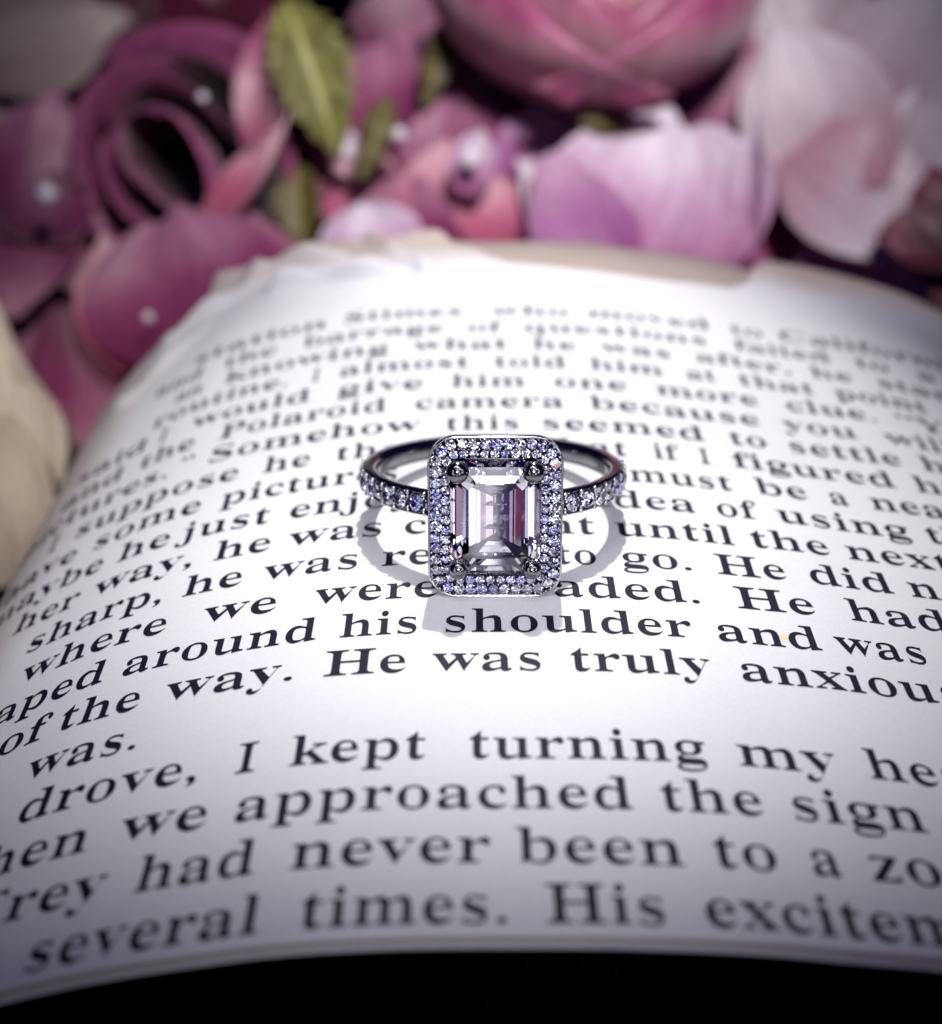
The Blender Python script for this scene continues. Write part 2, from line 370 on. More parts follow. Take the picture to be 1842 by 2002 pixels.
# print: one piece per line of text, laid on the paper
GL = json.loads(r'''{"H":[779,[[[29,-5],[29,31],[75,42],[109,54],[124,77],[129,120],[129,563],[124,602],[108,624],[75,637],[30,648],[30,683],[354,683],[354,648],[295,634],[273,626],[260,615],[253,563],[253,378],[527,378],[527,563],[520,615],[508,626],[486,634],[426,648],[426,683],[749,683],[749,648],[703,636],[670,625],[655,603],[651,563],[651,121],[655,80],[670,55],[703,42],[749,31],[749,-5],[426,-5],[426,31],[471,41],[506,52],[522,76],[527,121],[527,324],[253,324],[253,120],[258,77],[273,54],[307,42],[354,31],[354,-5]]]],"I":[388,[[[26,-5],[26,31],[71,43],[106,55],[125,76],[130,113],[130,575],[125,611],[109,629],[73,638],[26,648],[26,683],[358,683],[358,648],[313,638],[276,629],[259,611],[254,575],[254,116],[261,69],[274,57],[297,48],[360,31],[360,-5]]]],"S":[581,[[[82,-21],[82,240],[76,242],[106,144],[151,81],[212,44],[290,32],[353,39],[397,61],[425,93],[433,132],[412,187],[346,230],[251,275],[179,320],[130,370],[102,427],[92,494],[98,553],[117,604],[145,646],[182,678],[227,697],[277,704],[337,697],[416,677],[430,673],[452,672],[483,677],[482,701],[487,699],[487,470],[492,468],[479,523],[453,567],[419,603],[381,630],[337,647],[286,652],[234,646],[193,628],[168,600],[160,566],[167,534],[189,508],[225,484],[272,460],[369,415],[421,386],[459,354],[486,321],[504,284],[514,243],[517,198],[510,135],[488,81],[454,36],[408,3],[351,-18],[284,-25],[240,-21],[193,-9],[152,4],[120,8],[97,4],[85,-23]]]],"P":[622,[[[29,-5],[29,31],[75,42],[109,54],[124,77],[129,120],[129,563],[124,602],[108,624],[75,637],[30,648],[30,683],[317,688],[423,682],[491,664],[532,636],[564,598],[584,550],[591,494],[576,413],[532,350],[460,309],[358,296],[253,301],[253,120],[258,77],[273,54],[307,42],[354,31],[354,-5]],[[253,347],[302,352],[373,360],[421,383],[445,424],[453,490],[447,555],[426,599],[386,624],[325,632],[288,630],[266,624],[256,613],[253,592]]]],"C":[697,[[[379,-26],[294,-14],[216,21],[150,77],[100,151],[68,240],[57,340],[68,440],[100,527],[151,600],[217,656],[297,691],[384,703],[455,693],[541,665],[583,658],[623,666],[640,700],[632,698],[632,454],[641,452],[601,537],[544,599],[476,637],[391,650],[303,632],[242,574],[207,476],[196,337],[209,207],[247,116],[314,62],[410,45],[480,52],[543,75],[602,113],[651,165],[653,132],[576,42],[486,-9]]]],"W":[910,[[[271,-23],[65,581],[39,630],[14,639],[-17,648],[-17,683],[263,683],[263,648],[209,635],[195,626],[191,611],[202,558],[315,231],[465,525],[443,590],[430,617],[411,631],[382,638],[347,648],[347,683],[648,683],[648,648],[587,636],[567,612],[576,578],[723,250],[823,553],[835,605],[831,623],[815,633],[786,639],[755,648],[755,683],[923,683],[923,648],[891,636],[869,621],[839,561],[647,-23],[654,-23],[487,457],[266,-23]]]],"T":[630,[[[143,-5],[143,31],[191,40],[227,53],[245,77],[250,121],[250,640],[219,635],[142,625],[82,593],[43,542],[26,467],[34,468],[34,683],[593,683],[593,467],[603,466],[575,563],[508,617],[404,635],[374,640],[374,121],[379,76],[396,52],[432,40],[482,31],[482,-5]]]],"Y":[634,[[[157,-5],[157,31],[203,42],[237,54],[252,77],[257,120],[257,264],[85,571],[59,611],[34,631],[8,639],[-14,647],[-14,683],[302,683],[302,647],[288,642],[236,635],[219,628],[215,620],[227,587],[354,341],[512,550],[531,583],[537,606],[516,633],[448,642],[445,647],[445,683],[648,683],[648,647],[620,636],[595,625],[555,577],[381,300],[381,120],[386,77],[401,54],[435,42],[482,31],[482,-5]]]],"a":[512,[[[375,-25],[348,-16],[327,9],[315,46],[215,-6],[139,-23],[105,-15],[75,10],[55,48],[48,94],[64,159],[107,211],[185,253],[313,288],[314,358],[309,392],[294,414],[264,426],[217,430],[156,424],[139,408],[153,387],[162,366],[165,344],[160,316],[149,293],[133,279],[118,274],[97,280],[82,296],[71,321],[67,352],[73,389],[89,421],[114,447],[149,467],[192,480],[239,484],[324,474],[377,442],[407,389],[418,314],[418,93],[421,64],[444,60],[462,69],[475,40],[426,-10]],[[217,59],[271,69],[314,98],[314,247],[216,217],[172,179],[158,125],[171,74]]]],"b":[537,[[[82,-22],[82,578],[80,615],[72,632],[49,639],[17,649],[17,683],[188,683],[188,419],[273,468],[333,484],[371,476],[410,453],[443,417],[469,369],[485,312],[491,247],[484,173],[463,108],[431,53],[389,11],[340,-16],[290,-25],[230,-10],[145,34],[68,-26]],[[277,31],[332,42],[363,77],[378,143],[383,238],[378,316],[361,369],[330,398],[279,407],[243,404],[218,394],[198,378],[188,358],[188,103],[196,61],[221,38]]]],"c":[437,[[[229,-25],[185,-17],[141,8],[103,46],[73,97],[54,156],[47,223],[55,294],[76,357],[110,410],[154,450],[205,476],[262,485],[316,477],[359,452],[385,413],[395,365],[391,336],[381,314],[367,299],[356,294],[332,304],[316,331],[310,372],[311,390],[312,403],[290,426],[246,433],[189,417],[159,367],[149,279],[158,185],[187,119],[235,80],[300,67],[367,78],[392,115],[411,90],[356,24],[297,-13]]]],"d":[551,[[[204,-25],[167,-17],[128,8],[95,46],[69,95],[53,154],[47,219],[53,293],[71,357],[98,411],[134,450],[175,476],[213,484],[269,468],[350,421],[350,596],[346,620],[331,633],[302,641],[267,649],[267,683],[457,683],[457,112],[459,82],[466,66],[487,57],[520,46],[520,11],[434,-2],[348,-20],[350,55],[267,-5]],[[250,52],[288,56],[314,69],[336,89],[350,115],[350,358],[341,378],[320,394],[293,405],[254,408],[205,399],[176,368],[162,311],[157,228],[161,147],[175,91],[203,61]]]],"e":[448,[[[226,-25],[182,-17],[138,7],[101,46],[72,98],[53,161],[47,234],[54,302],[73,362],[103,413],[141,451],[187,476],[231,484],[301,469],[355,423],[391,352],[403,259],[417,242],[156,243],[171,148],[215,91],[292,73],[365,88],[415,135],[410,109],[356,32],[295,-10]],[[169,291],[308,291],[318,320],[315,373],[305,408],[283,427],[233,433],[187,420],[163,378],[155,303]]]],"f":[318,[[[27,-5],[27,29],[73,40],[92,55],[96,109],[96,407],[35,407],[35,467],[92,467],[96,527],[108,600],[141,656],[192,690],[262,702],[307,694],[343,671],[366,636],[374,595],[370,563],[360,539],[346,524],[331,519],[319,523],[306,536],[297,557],[293,582],[304,630],[309,639],[311,643],[303,649],[272,650],[230,647],[211,636],[202,580],[202,467],[292,467],[292,407],[202,407],[202,98],[206,63],[219,45],[251,37],[292,29],[292,-5]]]],"g":[487,[[[215,-219],[138,-212],[83,-190],[51,-154],[38,-110],[58,-62],[113,-38],[69,-7],[53,44],[60,84],[78,117],[110,146],[161,164],[100,193],[64,247],[51,316],[57,363],[75,404],[103,438],[140,463],[184,479],[236,484],[287,479],[342,463],[460,458],[460,394],[383,396],[408,357],[416,303],[410,259],[395,220],[370,187],[338,163],[299,148],[254,143],[234,144],[208,145],[178,142],[154,133],[137,120],[132,107],[150,89],[207,83],[260,83],[328,80],[378,70],[412,52],[434,25],[447,-11],[452,-56],[436,-124],[393,-176],[320,-208]],[[229,195],[278,201],[301,221],[312,259],[315,314],[312,370],[301,407],[278,426],[229,432],[190,426],[167,406],[156,370],[152,314],[156,259],[167,221],[190,201]],[[241,-163],[332,-155],[392,-133],[410,-97],[404,-81],[383,-70],[349,-63],[306,-61],[131,-60],[100,-82],[92,-108],[100,-127],[129,-146],[175,-159]]]],"h":[567,[[[32,-5],[32,29],[61,37],[83,44],[93,58],[96,84],[96,594],[93,618],[85,633],[64,641],[33,650],[33,683],[202,683],[202,401],[296,463],[366,484],[420,464],[460,407],[474,316],[474,83],[477,59],[485,45],[506,37],[536,29],[536,-5],[306,-5],[306,29],[316,34],[357,44],[368,84],[368,322],[359,380],[340,391],[297,394],[245,382],[202,347],[202,83],[204,59],[213,44],[233,37],[263,29],[263,-5]]]],"i":[295,[[[147,529],[131,535],[111,554],[98,581],[93,614],[98,647],[112,675],[131,694],[153,700],[169,694],[188,675],[202,647],[207,614],[202,581],[188,554],[169,535]],[[32,-5],[32,29],[62,38],[84,44],[93,58],[96,83],[96,375],[94,404],[86,418],[65,424],[36,432],[37,467],[203,467],[203,83],[205,59],[213,45],[233,38],[263,29],[263,-5]]]],"j":[312,[[[155,531],[139,537],[119,556],[106,583],[101,616],[106,649],[120,677],[139,696],[161,702],[177,696],[197,677],[211,649],[216,616],[211,583],[197,556],[177,537]],[[50,-219],[22,-215],[-7,-204],[-31,-186],[-49,-163],[-61,-135],[-65,-104],[-61,-75],[-51,-53],[-37,-38],[-19,-33],[-6,-37],[7,-51],[17,-72],[21,-99],[11,-134],[0,-153],[19,-162],[50,-164],[87,-160],[105,-145],[113,-79],[113,372],[110,401],[99,417],[73,425],[38,433],[38,467],[219,467],[219,-33],[207,-113],[173,-172],[121,-207]]]],"k":[534,[[[31,-5],[31,29],[61,38],[84,45],[93,58],[96,83],[96,591],[88,635],[66,640],[35,649],[36,683],[202,683],[202,255],[352,376],[374,397],[380,412],[364,423],[314,427],[312,432],[312,467],[508,467],[508,432],[448,414],[396,379],[316,310],[500,57],[523,39],[555,29],[555,-5],[319,-5],[319,29],[327,34],[352,37],[373,47],[362,68],[257,212],[202,196],[202,83],[204,59],[213,45],[233,38],[263,29],[263,-5]]]],"l":[297,[[[32,-5],[32,29],[62,38],[84,44],[93,58],[96,83],[96,591],[88,634],[67,641],[35,649],[35,683],[203,683],[203,83],[205,59],[213,45],[233,38],[263,29],[263,-5]]]],"m":[825,[[[32,-5],[32,29],[61,37],[83,44],[93,58],[96,84],[96,377],[93,402],[85,417],[64,425],[33,433],[33,467],[203,467],[200,398],[293,462],[358,484],[402,474],[437,443],[461,395],[555,461],[627,484],[679,464],[718,407],[732,316],[732,83],[734,59],[743,44],[763,37],[793,29],[793,-5],[567,-5],[567,29],[596,37],[617,45],[625,59],[628,83],[628,322],[619,380],[600,391],[557,394],[507,383],[465,350],[465,83],[467,59],[476,45],[496,37],[525,29],[525,-5],[302,-5],[302,29],[331,37],[352,45],[360,59],[363,83],[363,322],[354,379],[335,391],[292,394],[240,382],[200,347],[200,83],[202,59],[210,45],[230,38],[259,29],[259,-5]]]],"n":[567,[[[32,-5],[32,29],[61,37],[83,44],[93,58],[96,84],[96,377],[93,402],[85,417],[64,425],[33,433],[33,467],[206,467],[202,402],[295,464],[358,484],[420,464],[460,407],[474,316],[474,83],[477,59],[485,45],[506,37],[536,29],[536,-5],[306,-5],[306,29],[316,34],[357,44],[368,84],[368,322],[359,380],[340,391],[297,394],[245,382],[202,347],[202,83],[204,59],[213,44],[233,37],[263,29],[263,-5]]]],"o":[501,[[[253,-25],[196,-17],[146,9],[105,48],[73,100],[53,161],[46,229],[53,298],[73,360],[105,412],[146,451],[196,476],[252,484],[304,476],[354,451],[395,413],[427,362],[447,300],[454,229],[447,159],[427,97],[395,46],[354,8],[305,-17]],[[256,27],[301,35],[329,62],[341,122],[345,229],[340,337],[327,399],[300,427],[256,435],[200,427],[173,399],[160,337],[156,230],[160,123],[173,62],[201,35]]]],"p":[553,[[[31,-212],[31,-179],[75,-167],[93,-147],[96,-95],[96,362],[94,398],[86,416],[65,424],[34,434],[34,467],[197,467],[195,394],[262,445],[301,475],[346,485],[384,477],[423,452],[456,413],[481,363],[497,304],[503,238],[497,167],[481,104],[455,50],[420,10],[380,-16],[342,-25],[284,-8],[202,44],[202,-86],[208,-144],[218,-158],[238,-166],[289,-178],[289,-212]],[[285,52],[345,61],[373,92],[389,149],[394,230],[390,309],[377,365],[350,395],[290,405],[239,390],[202,347],[202,105],[234,64]]]],"q":[542,[[[265,-212],[265,-178],[304,-169],[334,-162],[347,-149],[351,-123],[351,39],[267,-9],[207,-24],[169,-16],[129,7],[96,43],[70,91],[54,149],[48,214],[55,288],[76,353],[108,408],[150,450],[200,476],[249,485],[310,470],[394,427],[471,486],[458,482],[458,-124],[461,-149],[469,-163],[491,-170],[522,-178],[522,-212]],[[261,54],[297,57],[322,67],[342,82],[351,102],[351,358],[343,399],[318,422],[262,429],[209,419],[178,385],[161,323],[156,232],[161,150],[177,94],[209,63]]]],"r":[428,[[[32,-5],[32,29],[62,38],[84,44],[93,58],[96,83],[96,375],[94,404],[86,419],[64,424],[36,432],[37,467],[199,467],[199,378],[260,424],[291,457],[322,477],[350,484],[374,478],[395,459],[408,431],[413,396],[409,366],[399,342],[384,326],[366,321],[356,325],[345,336],[322,365],[309,375],[275,377],[247,372],[225,354],[209,325],[204,285],[204,84],[208,58],[221,45],[251,38],[289,29],[289,-5]]]],"s":[429,[[[222,-25],[187,-19],[135,-1],[103,3],[74,-1],[61,-21],[71,-18],[71,162],[66,164],[81,105],[114,65],[157,40],[205,32],[250,36],[281,47],[299,64],[304,86],[289,120],[243,148],[168,184],[126,213],[97,246],[79,284],[73,328],[83,389],[112,440],[155,474],[213,485],[243,480],[292,468],[303,465],[323,464],[347,467],[358,483],[345,480],[345,325],[351,323],[337,373],[307,405],[269,425],[225,431],[185,428],[158,418],[143,404],[138,386],[142,368],[156,353],[208,324],[276,291],[317,263],[343,231],[359,191],[365,141],[354,73],[324,20],[280,-14]]]],"t":[340,[[[180,-24],[142,-16],[114,9],[96,50],[90,105],[90,410],[37,410],[48,449],[145,556],[206,639],[197,636],[197,467],[298,467],[298,410],[197,410],[197,123],[205,80],[220,72],[257,70],[297,80],[322,118],[316,100],[279,29],[234,-10]]]],"u":[558,[[[198,-25],[147,-14],[113,20],[93,73],[86,143],[86,369],[84,397],[76,415],[55,424],[22,433],[22,467],[193,467],[193,111],[197,90],[209,75],[230,66],[268,63],[318,73],[358,102],[358,369],[355,399],[346,416],[322,424],[287,433],[287,467],[464,467],[464,104],[467,78],[477,64],[500,58],[530,49],[530,14],[442,1],[357,-20],[358,57],[298,21],[267,-4],[231,-20]]]],"v":[456,[[[229,-22],[74,365],[49,413],[30,423],[2,432],[2,467],[239,467],[239,433],[228,428],[186,424],[174,410],[176,402],[258,186],[368,379],[376,404],[361,422],[308,433],[308,467],[449,467],[449,434],[418,422],[397,409],[370,358],[221,-22]]]],"w":[647,[[[199,-22],[42,390],[25,417],[2,433],[-10,467],[200,467],[200,432],[174,424],[152,410],[154,398],[161,379],[231,193],[331,350],[316,392],[299,422],[255,434],[255,467],[475,467],[475,432],[435,422],[422,409],[423,402],[425,392],[483,213],[586,384],[594,410],[591,417],[578,422],[535,434],[535,467],[658,467],[658,434],[633,426],[616,418],[596,380],[436,-22],[447,-22],[349,290],[191,-22]]]],"x":[475,[[[12,-5],[25,26],[63,52],[106,91],[198,203],[79,386],[50,416],[24,432],[12,467],[246,467],[246,433],[205,425],[192,416],[205,392],[258,312],[348,388],[362,404],[366,415],[363,420],[349,423],[304,433],[304,467],[458,467],[445,436],[408,413],[364,371],[280,274],[419,60],[437,40],[457,28],[470,-5],[236,-5],[236,29],[276,38],[291,41],[294,45],[289,60],[274,83],[220,164],[130,85],[113,65],[109,52],[121,36],[166,32],[170,27],[170,-5]]]],"y":[447,[[[81,-219],[53,-212],[30,-193],[14,-163],[8,-125],[12,-97],[22,-72],[38,-55],[56,-49],[67,-53],[80,-66],[89,-87],[93,-112],[93,-122],[92,-129],[110,-136],[136,-138],[161,-130],[186,-105],[210,-62],[226,-8],[71,369],[53,404],[38,420],[1,427],[-1,432],[-1,467],[235,467],[235,432],[189,422],[176,418],[173,409],[175,399],[181,385],[293,181],[360,362],[369,389],[372,408],[368,418],[354,422],[308,432],[308,467],[440,467],[440,432],[415,424],[396,412],[369,357],[224,-40],[176,-148],[154,-181],[131,-203],[106,-215]]]],"z":[436,[[[24,-5],[37,23],[266,425],[189,418],[135,413],[93,397],[66,367],[54,315],[57,317],[65,467],[402,467],[391,431],[171,40],[229,47],[296,53],[345,73],[379,108],[400,167],[393,165],[381,-5]]]],".":[219,[[[109,111],[67,93],[49,51],[67,9],[109,-9],[151,9],[169,51],[151,93]]]],",":[219,[[[59,-118],[124,-84],[163,-32],[176,26],[167,77],[143,111],[105,123],[63,107],[46,66],[60,26],[95,10],[93,-50],[59,-99]]]],"”":[427,[[[272,445],[334,478],[373,530],[386,598],[378,645],[355,678],[319,691],[276,676],[259,630],[273,590],[312,571],[308,516],[272,464]],[[54,445],[116,478],[155,530],[168,598],[160,645],[137,678],[101,691],[58,676],[41,630],[56,590],[94,571],[90,516],[54,464]]]],"“":[427,[[[373,691],[311,658],[272,606],[259,538],[267,491],[290,458],[326,445],[369,461],[386,506],[371,546],[333,565],[337,620],[373,672]],[[155,691],[93,658],[54,606],[41,538],[49,491],[72,458],[108,445],[151,461],[168,506],[154,546],[115,565],[119,620],[155,672]]]]}''')
LINES = json.loads(r'''[[["several", -23.98, -11.03], ["times.", -9.13, 2.1], ["His", 3.82, 10.41], ["excitement", 12.15, 32.35]], [["Trey", -29.13, -20.43], ["had", -18.83, -11.87], ["never", -10.11, 1.15], ["been", 2.43, 11.86], ["to", 13.29, 17.1], ["a", 18.72, 20.6], ["zoo", 22.0, 28.75]], [["When", -33.03, -22.38], ["we", -20.6, -15.24], ["approached", -13.9, 9.47], ["the", 10.86, 17.06], ["sign", 18.44, 26.68], ["a", 28.45, 30.8]], [["drove,", -28.24, -16.5], ["I", -14.4, -12.99], ["kept", -11.12, -2.61], ["turning", -0.28, 14.37], ["my", 16.07, 22.35], ["head", 24.1, 33.5]], [["was.", -28.87, -21.17]], [["of", -32.33, -28.88], ["the", -27.89, -22.03], ["way.", -20.43, -11.52], ["He", -9.83, -4.15], ["was", -2.54, 4.89], ["truly", 6.43, 15.91], ["anxious", 17.67, 33.17]], [["draped", -37.88, -25.53], ["around", -24.42, -10.52], ["his", -9.12, -3.45], ["shoulder", -2.06, 15.27], ["and", 16.78, 24.29], ["was", 25.29, 31.79]], [["where", -33.18, -21.88], ["we", -19.33, -13.81], ["were", -11.2, -2.21], ["loaded.", 1.96, 16.54], ["He", 18.89, 24.82], ["had", 27.09, 34.74]], [["sharp,", -34.09, -23.0], ["he", -21.67, -16.95], ["was", -15.49, -8.14], ["ready", -6.74, 4.1], ["to", 6.17, 9.45], ["go.", 11.03, 16.56], ["He", 18.12, 23.59], ["did", 25.09, 31.7], ["not", 32.71, 39.11]], [["her", -36.41, -30.87], ["way,", -29.68, -21.43], ["he", -20.02, -15.35], ["was", -14.08, -6.6], ["content", -5.31, 9.64], ["until", 10.97, 20.42], ["the", 21.45, 27.86], ["next", 28.98, 37.63]], [["maybe", -40.36, -29.81], ["he", -28.72, -24.14], ["just", -23.38, -15.98], ["enjoyed", -14.66, 0.16], ["the", 1.78, 7.64], ["idea", 9.86, 18.04], ["of", 19.47, 22.75], ["using", 24.39, 35.43], ["the", 36.6, 42.7]], [["have", -40.29, -33.24], ["some", -32.0, -22.32], ["pictures", -20.85, -5.81], ["it", 0.79, 2.88], ["must", 12.93, 21.67], ["be", 23.49, 27.97], ["a", 29.64, 31.4], ["neat", 33.12, 41.22]], [["I", -37.08, -36.3], ["suppose", -34.76, -19.77], ["he", -17.87, -13.57], ["thought", -11.65, 2.76], ["that", 6.0, 13.44], ["if", 15.44, 17.58], ["I", 19.46, 20.46], ["figured", 22.26, 36.54], ["him", 38.11, 45.86]], [["pictures.", -41.21, -26.76], ["”", -26.06, -24.66], ["Somehow", -23.5, -4.41], ["this", -2.36, 4.41], ["seemed", 6.02, 20.67], ["to", 22.66, 26.24], ["settle", 27.88, 38.28], ["him", 39.94, 47.69]], [["and", -38.3, -32.15], ["the", -30.66, -25.2], ["Polaroid", -23.1, -7.54], ["camera", -5.2, 8.5], ["because", 10.67, 26.36], ["you", 28.38, 35.35], ["will", 37.91, 44.56]], [["said", -37.95, -30.75], ["I", -29.58, -28.77], ["would", -26.37, -14.93], ["give", -12.54, -4.31], ["him", -1.94, 5.16], ["one", 7.62, 14.65], ["more", 17.17, 27.01], ["clue.", 29.39, 38.33], ["“You", 40.19, 49.79]], [["routine.", -31.15, -17.45], ["I", -15.32, -14.53], ["almost", -12.76, -0.05], ["told", 2.1, 9.21], ["him", 11.31, 18.57], ["at", 20.59, 23.64], ["that", 25.67, 33.3], ["point", 35.09, 44.49]], [["an", -29.65, -26.73], ["knowing", -24.64, -7.98], ["what", -5.72, 3.71], ["he", 5.96, 10.48], ["was", 12.79, 19.91], ["after,", 22.09, 31.79], ["he", 33.73, 38.06], ["started", 40.44, 53.89]], [["and", -32.7, -27.49], ["the", -25.33, -19.76], ["barrage", -17.14, -2.63], ["of", -0.46, 3.04], ["questions", 5.2, 24.16], ["failed", 26.73, 36.84], ["to", 39.28, 42.97], ["a", 45.72, 47.87]], [["station", -29.37, -14.92], ["Stimes,", -13.42, 0.21], ["who", 2.12, 10.26], ["moved", 12.01, 25.08], ["to", 27.02, 30.64], ["California", 32.15, 52.7]]]''')
# arc length table along the page profile
AX = [-45.9+.1*i for i in range(1080)]
AS = [0.0]
for i in range(1, len(AX)): AS.append(AS[-1]+math.hypot(.1, base(AX[i])-base(AX[i-1])))
def s_of(x):
    f_ = (x-AX[0])/.1; i = max(0, min(len(AX)-2, int(f_))); return AS[i]+(AS[i+1]-AS[i])*(f_-i)
import bisect
def x_of(s):
    i = max(0, min(len(AS)-2, bisect.bisect_right(AS, s)-1)); return AX[i]+.1*(s-AS[i])/(AS[i+1]-AS[i])
TESS = {}
for ch, (adv, cs) in GL.items():
    pts = [p for c in cs for p in c]
    polys = [[Vector((p[0], p[1], 0)) for p in c] for c in cs]
    if ch in 'ij':                        # dot and stem are separate solids
        tris = []; off = 0
        for pl in polys:
            tris += [tuple(off+k for k in t) for t in tessellate_polygon([pl])]; off += len(pl)
    else:
        tris = tessellate_polygon(polys)
    TESS[ch] = (adv, pts, tris)
HGT = 4.40
def surf_pt(x, y, off):
    e = .05
    nx = -(pz(x+e, y)-pz(x-e, y))/(2*e); ny = -(pz(x, y+e)-pz(x, y-e))/(2*e)
    l = math.sqrt(nx*nx+ny*ny+1)
    return (x+nx/l*off, y+ny/l*off, pz(x, y)+off/l)
random.seed(11)
for n, row in enumerate(LINES):
    G = 59.75+4.674*n
    vs = []; fs = []
    for word, xa, xb in row:
        sa, sb = s_of(xa), s_of(min(xb, 61))
        nat = sum(TESS[c][0] for c in word)/1000
        k = (sb-sa)/nat if xb < 61 else 4.55
        s = sa
        for c in word:
            adv, pts, tris = TESS[c]
            o0 = len(vs)
            up = 0
            jit = random.uniform(-.02, .02)
            for px_, py_ in pts:
                vs.append(surf_pt(x_of(s+px_/1000*k), G+py_/1000*HGT+jit, .035))
            for t in tris: fs.append(tuple(o0+q for q in t))
            s += adv/1000*k
    # keep all faces looking up
    out = []
    for t in fs:
        a, b_, c = (Vector(vs[q]) for q in t)
        nrm = (b_-a).cross(c-a)
        out.append(t if nrm.z >= 0 else t[::-1])
    tl = link('text_line', vs, out, M_INK, page, BO, smooth=False)
# ---------------------------------------------------------------- ring
# local frame: z = finger axis (leaning back), -y = out of the head, x = across
TILT = math.radians(12)
RC = (1.69, 105.6, 3.22)
ring = thing('ring', RC, 'white gold halo ring with emerald-cut diamond lying on the book page', 'ring', rot=(-TILT, 0, 0))
def lk(name, vs, fs, mat, smooth=True, parent=None, stuff=False):
    return link(name, vs, fs, mat, parent or ring, (0, 0, 0), smooth, stuff=stuff)
def bev(o, wd, seg=2):
    b_ = o.modifiers.new('bevel', 'BEVEL'); b_.width = wd*S; b_.segments = seg; b_.limit_method = 'ANGLE'
# band: angle a measured from the head (-y); cross-section narrows slightly to the back
def band():
    vs = []; fs = []; N = 200; secs = 12
    for i in range(N):
        a = 2*math.pi*i/N
        sa, ca = math.sin(a), math.cos(a)
        back = .5-.5*ca
        hw = .94-.12*back
        setp = abs(math.atan2(sa, ca)) < 1.92          # the stone-set half has a channel between two rails
        g = 9.38 if setp else 10.16; rl = 10.0 if setp else 10.10
        sec = [(8.93, -.55*hw), (8.90, 0), (8.93, .55*hw), (9.06, .9*hw), (9.3, hw), (rl-.12, hw), (rl, hw-.07), (rl, hw-.17),
               (g, hw-.24), (g, -hw+.24), (rl, -hw+.17), (rl, -hw+.07), (rl-.12, -hw), (9.3, -hw), (9.06, -.9*hw)]
        for r, z in sec: vs.append((r*sa, -r*ca, z))
    secs = 15
    for i in range(N):
        for k in range(secs):
            fs.append((i*secs+k, i*secs+(k+1) % secs, ((i+1) % N)*secs+(k+1) % secs, ((i+1) % N)*secs+k))
    return vs, fs
bo = lk('band', *band(), M_GOLD_DK)
bm_ = bmesh.new(); bm_.from_mesh(bo.data); bmesh.ops.recalc_face_normals(bm_, faces=bm_.faces); bm_.to_mesh(bo.data); bm_.free()

def brilliant():
    vs = []; fs = []
    def ringv(r, z, n, off=0):
        i0 = len(vs)
        for k in range(n):
            t = 2*math.pi*(k+off)/n; vs.append((r*math.cos(t), r*math.sin(t), z))
        return i0
    t = ringv(.27, .17, 8); mC = ringv(.40, .10, 8, .5); g = ringv(.5, .015, 16, 0); g2 = ringv(.5, -.015, 16, 0)
    pm = ringv(.20, -.27, 8, .5); cu = len(vs); vs.append((0, 0, -.44))
    fs.append(tuple(t+k for k in range(8)))
    for k in range(8):
        k1 = (k+1) % 8
        fs.append((t+k, mC+k, t+k1))                         # star
        fs.append((t+k, mC+(k-1) % 8, g+2*k, mC+k))           # kite
        fs.append((mC+k, g+2*k, g+(2*k+1) % 16)); fs.append((mC+k, g+(2*k+1) % 16, g+(2*k+2) % 16))
        fs.append((pm+k, g2+(2*k+1) % 16, g2+2*k)); fs.append((pm+k, g2+(2*k+2) % 16, g2+(2*k+1) % 16))
        fs.append((cu, pm+k, g2+2*k, pm+(k-1) % 8))
    for k in range(16):
        k1 = (k+1) % 16; fs.append((g+k, g2+k, g2+k1, g+k1))
    me = bpy.data.meshes.new('round_stone')
    me.from_pydata([tuple(Vector(v)*S) for v in vs], [], fs); me.materials.append(M_PAVE); me.update()
    return me
BR = brilliant()
random.seed(5)
def stone(name, pos, nrm, dia, parent, roll=None):
    o = bpy.data.objects.new(name, BR); col.objects.link(o); o.parent = parent
    nv = Vector(nrm).normalized()
    q = nv.to_track_quat('Z', 'Y')
    from mathutils import Quaternion
    q = q @ Quaternion((0, 0, 1), roll if roll is not None else random.uniform(0, 6.28))
    jit = Quaternion((1, 0, 0), random.gauss(0, .12)) @ Quaternion((0, 1, 0), random.gauss(0, .12))
    o.rotation_mode = 'QUATERNION'; o.rotation_quaternion = q @ jit
    o.location = Vector(pos)*S; o.scale = (dia*random.uniform(.93, 1.05),)*3
    return o
def ball(vs, fs, c, r, nu=8, nv=5, squash=None):
    i0 = len(vs); c = Vector(c)
    for j in range(nv+1):
        ph = math.pi*j/nv
        for i in range(nu):
            th_ = 2*math.pi*i/nu
            vs.append(tuple(c+Vector((math.sin(ph)*math.cos(th_), math.sin(ph)*math.sin(th_), math.cos(ph)))*r))
    for j in range(nv):
        for i in range(nu):
            a = i0+j*nu+i; b_ = i0+j*nu+(i+1) % nu; fs.append((a, a+nu, b_+nu, b_))
# stones and claw beads round the front half of the band
cvs, cfs = [], []
for sgn in (-1, 1):
    for k in range(11):
        a = math.radians(18+8.15*k)*sgn
        d = (math.sin(a), -math.cos(a), 0)
        stone('pave_stone', Vector(d)*10.10, d, 1.36, ring)
        a2 = math.radians(18+8.15*(k-.5))*sgn
        for z in (-.70, -.42, .42, .70):
            ball(cvs, cfs, (10.12*math.sin(a2), -10.12*math.cos(a2), z), .20 if abs(z) > .5 else .15, 7, 4)
lk('claw_beads', cvs, cfs, M_GOLD, stuff=True)
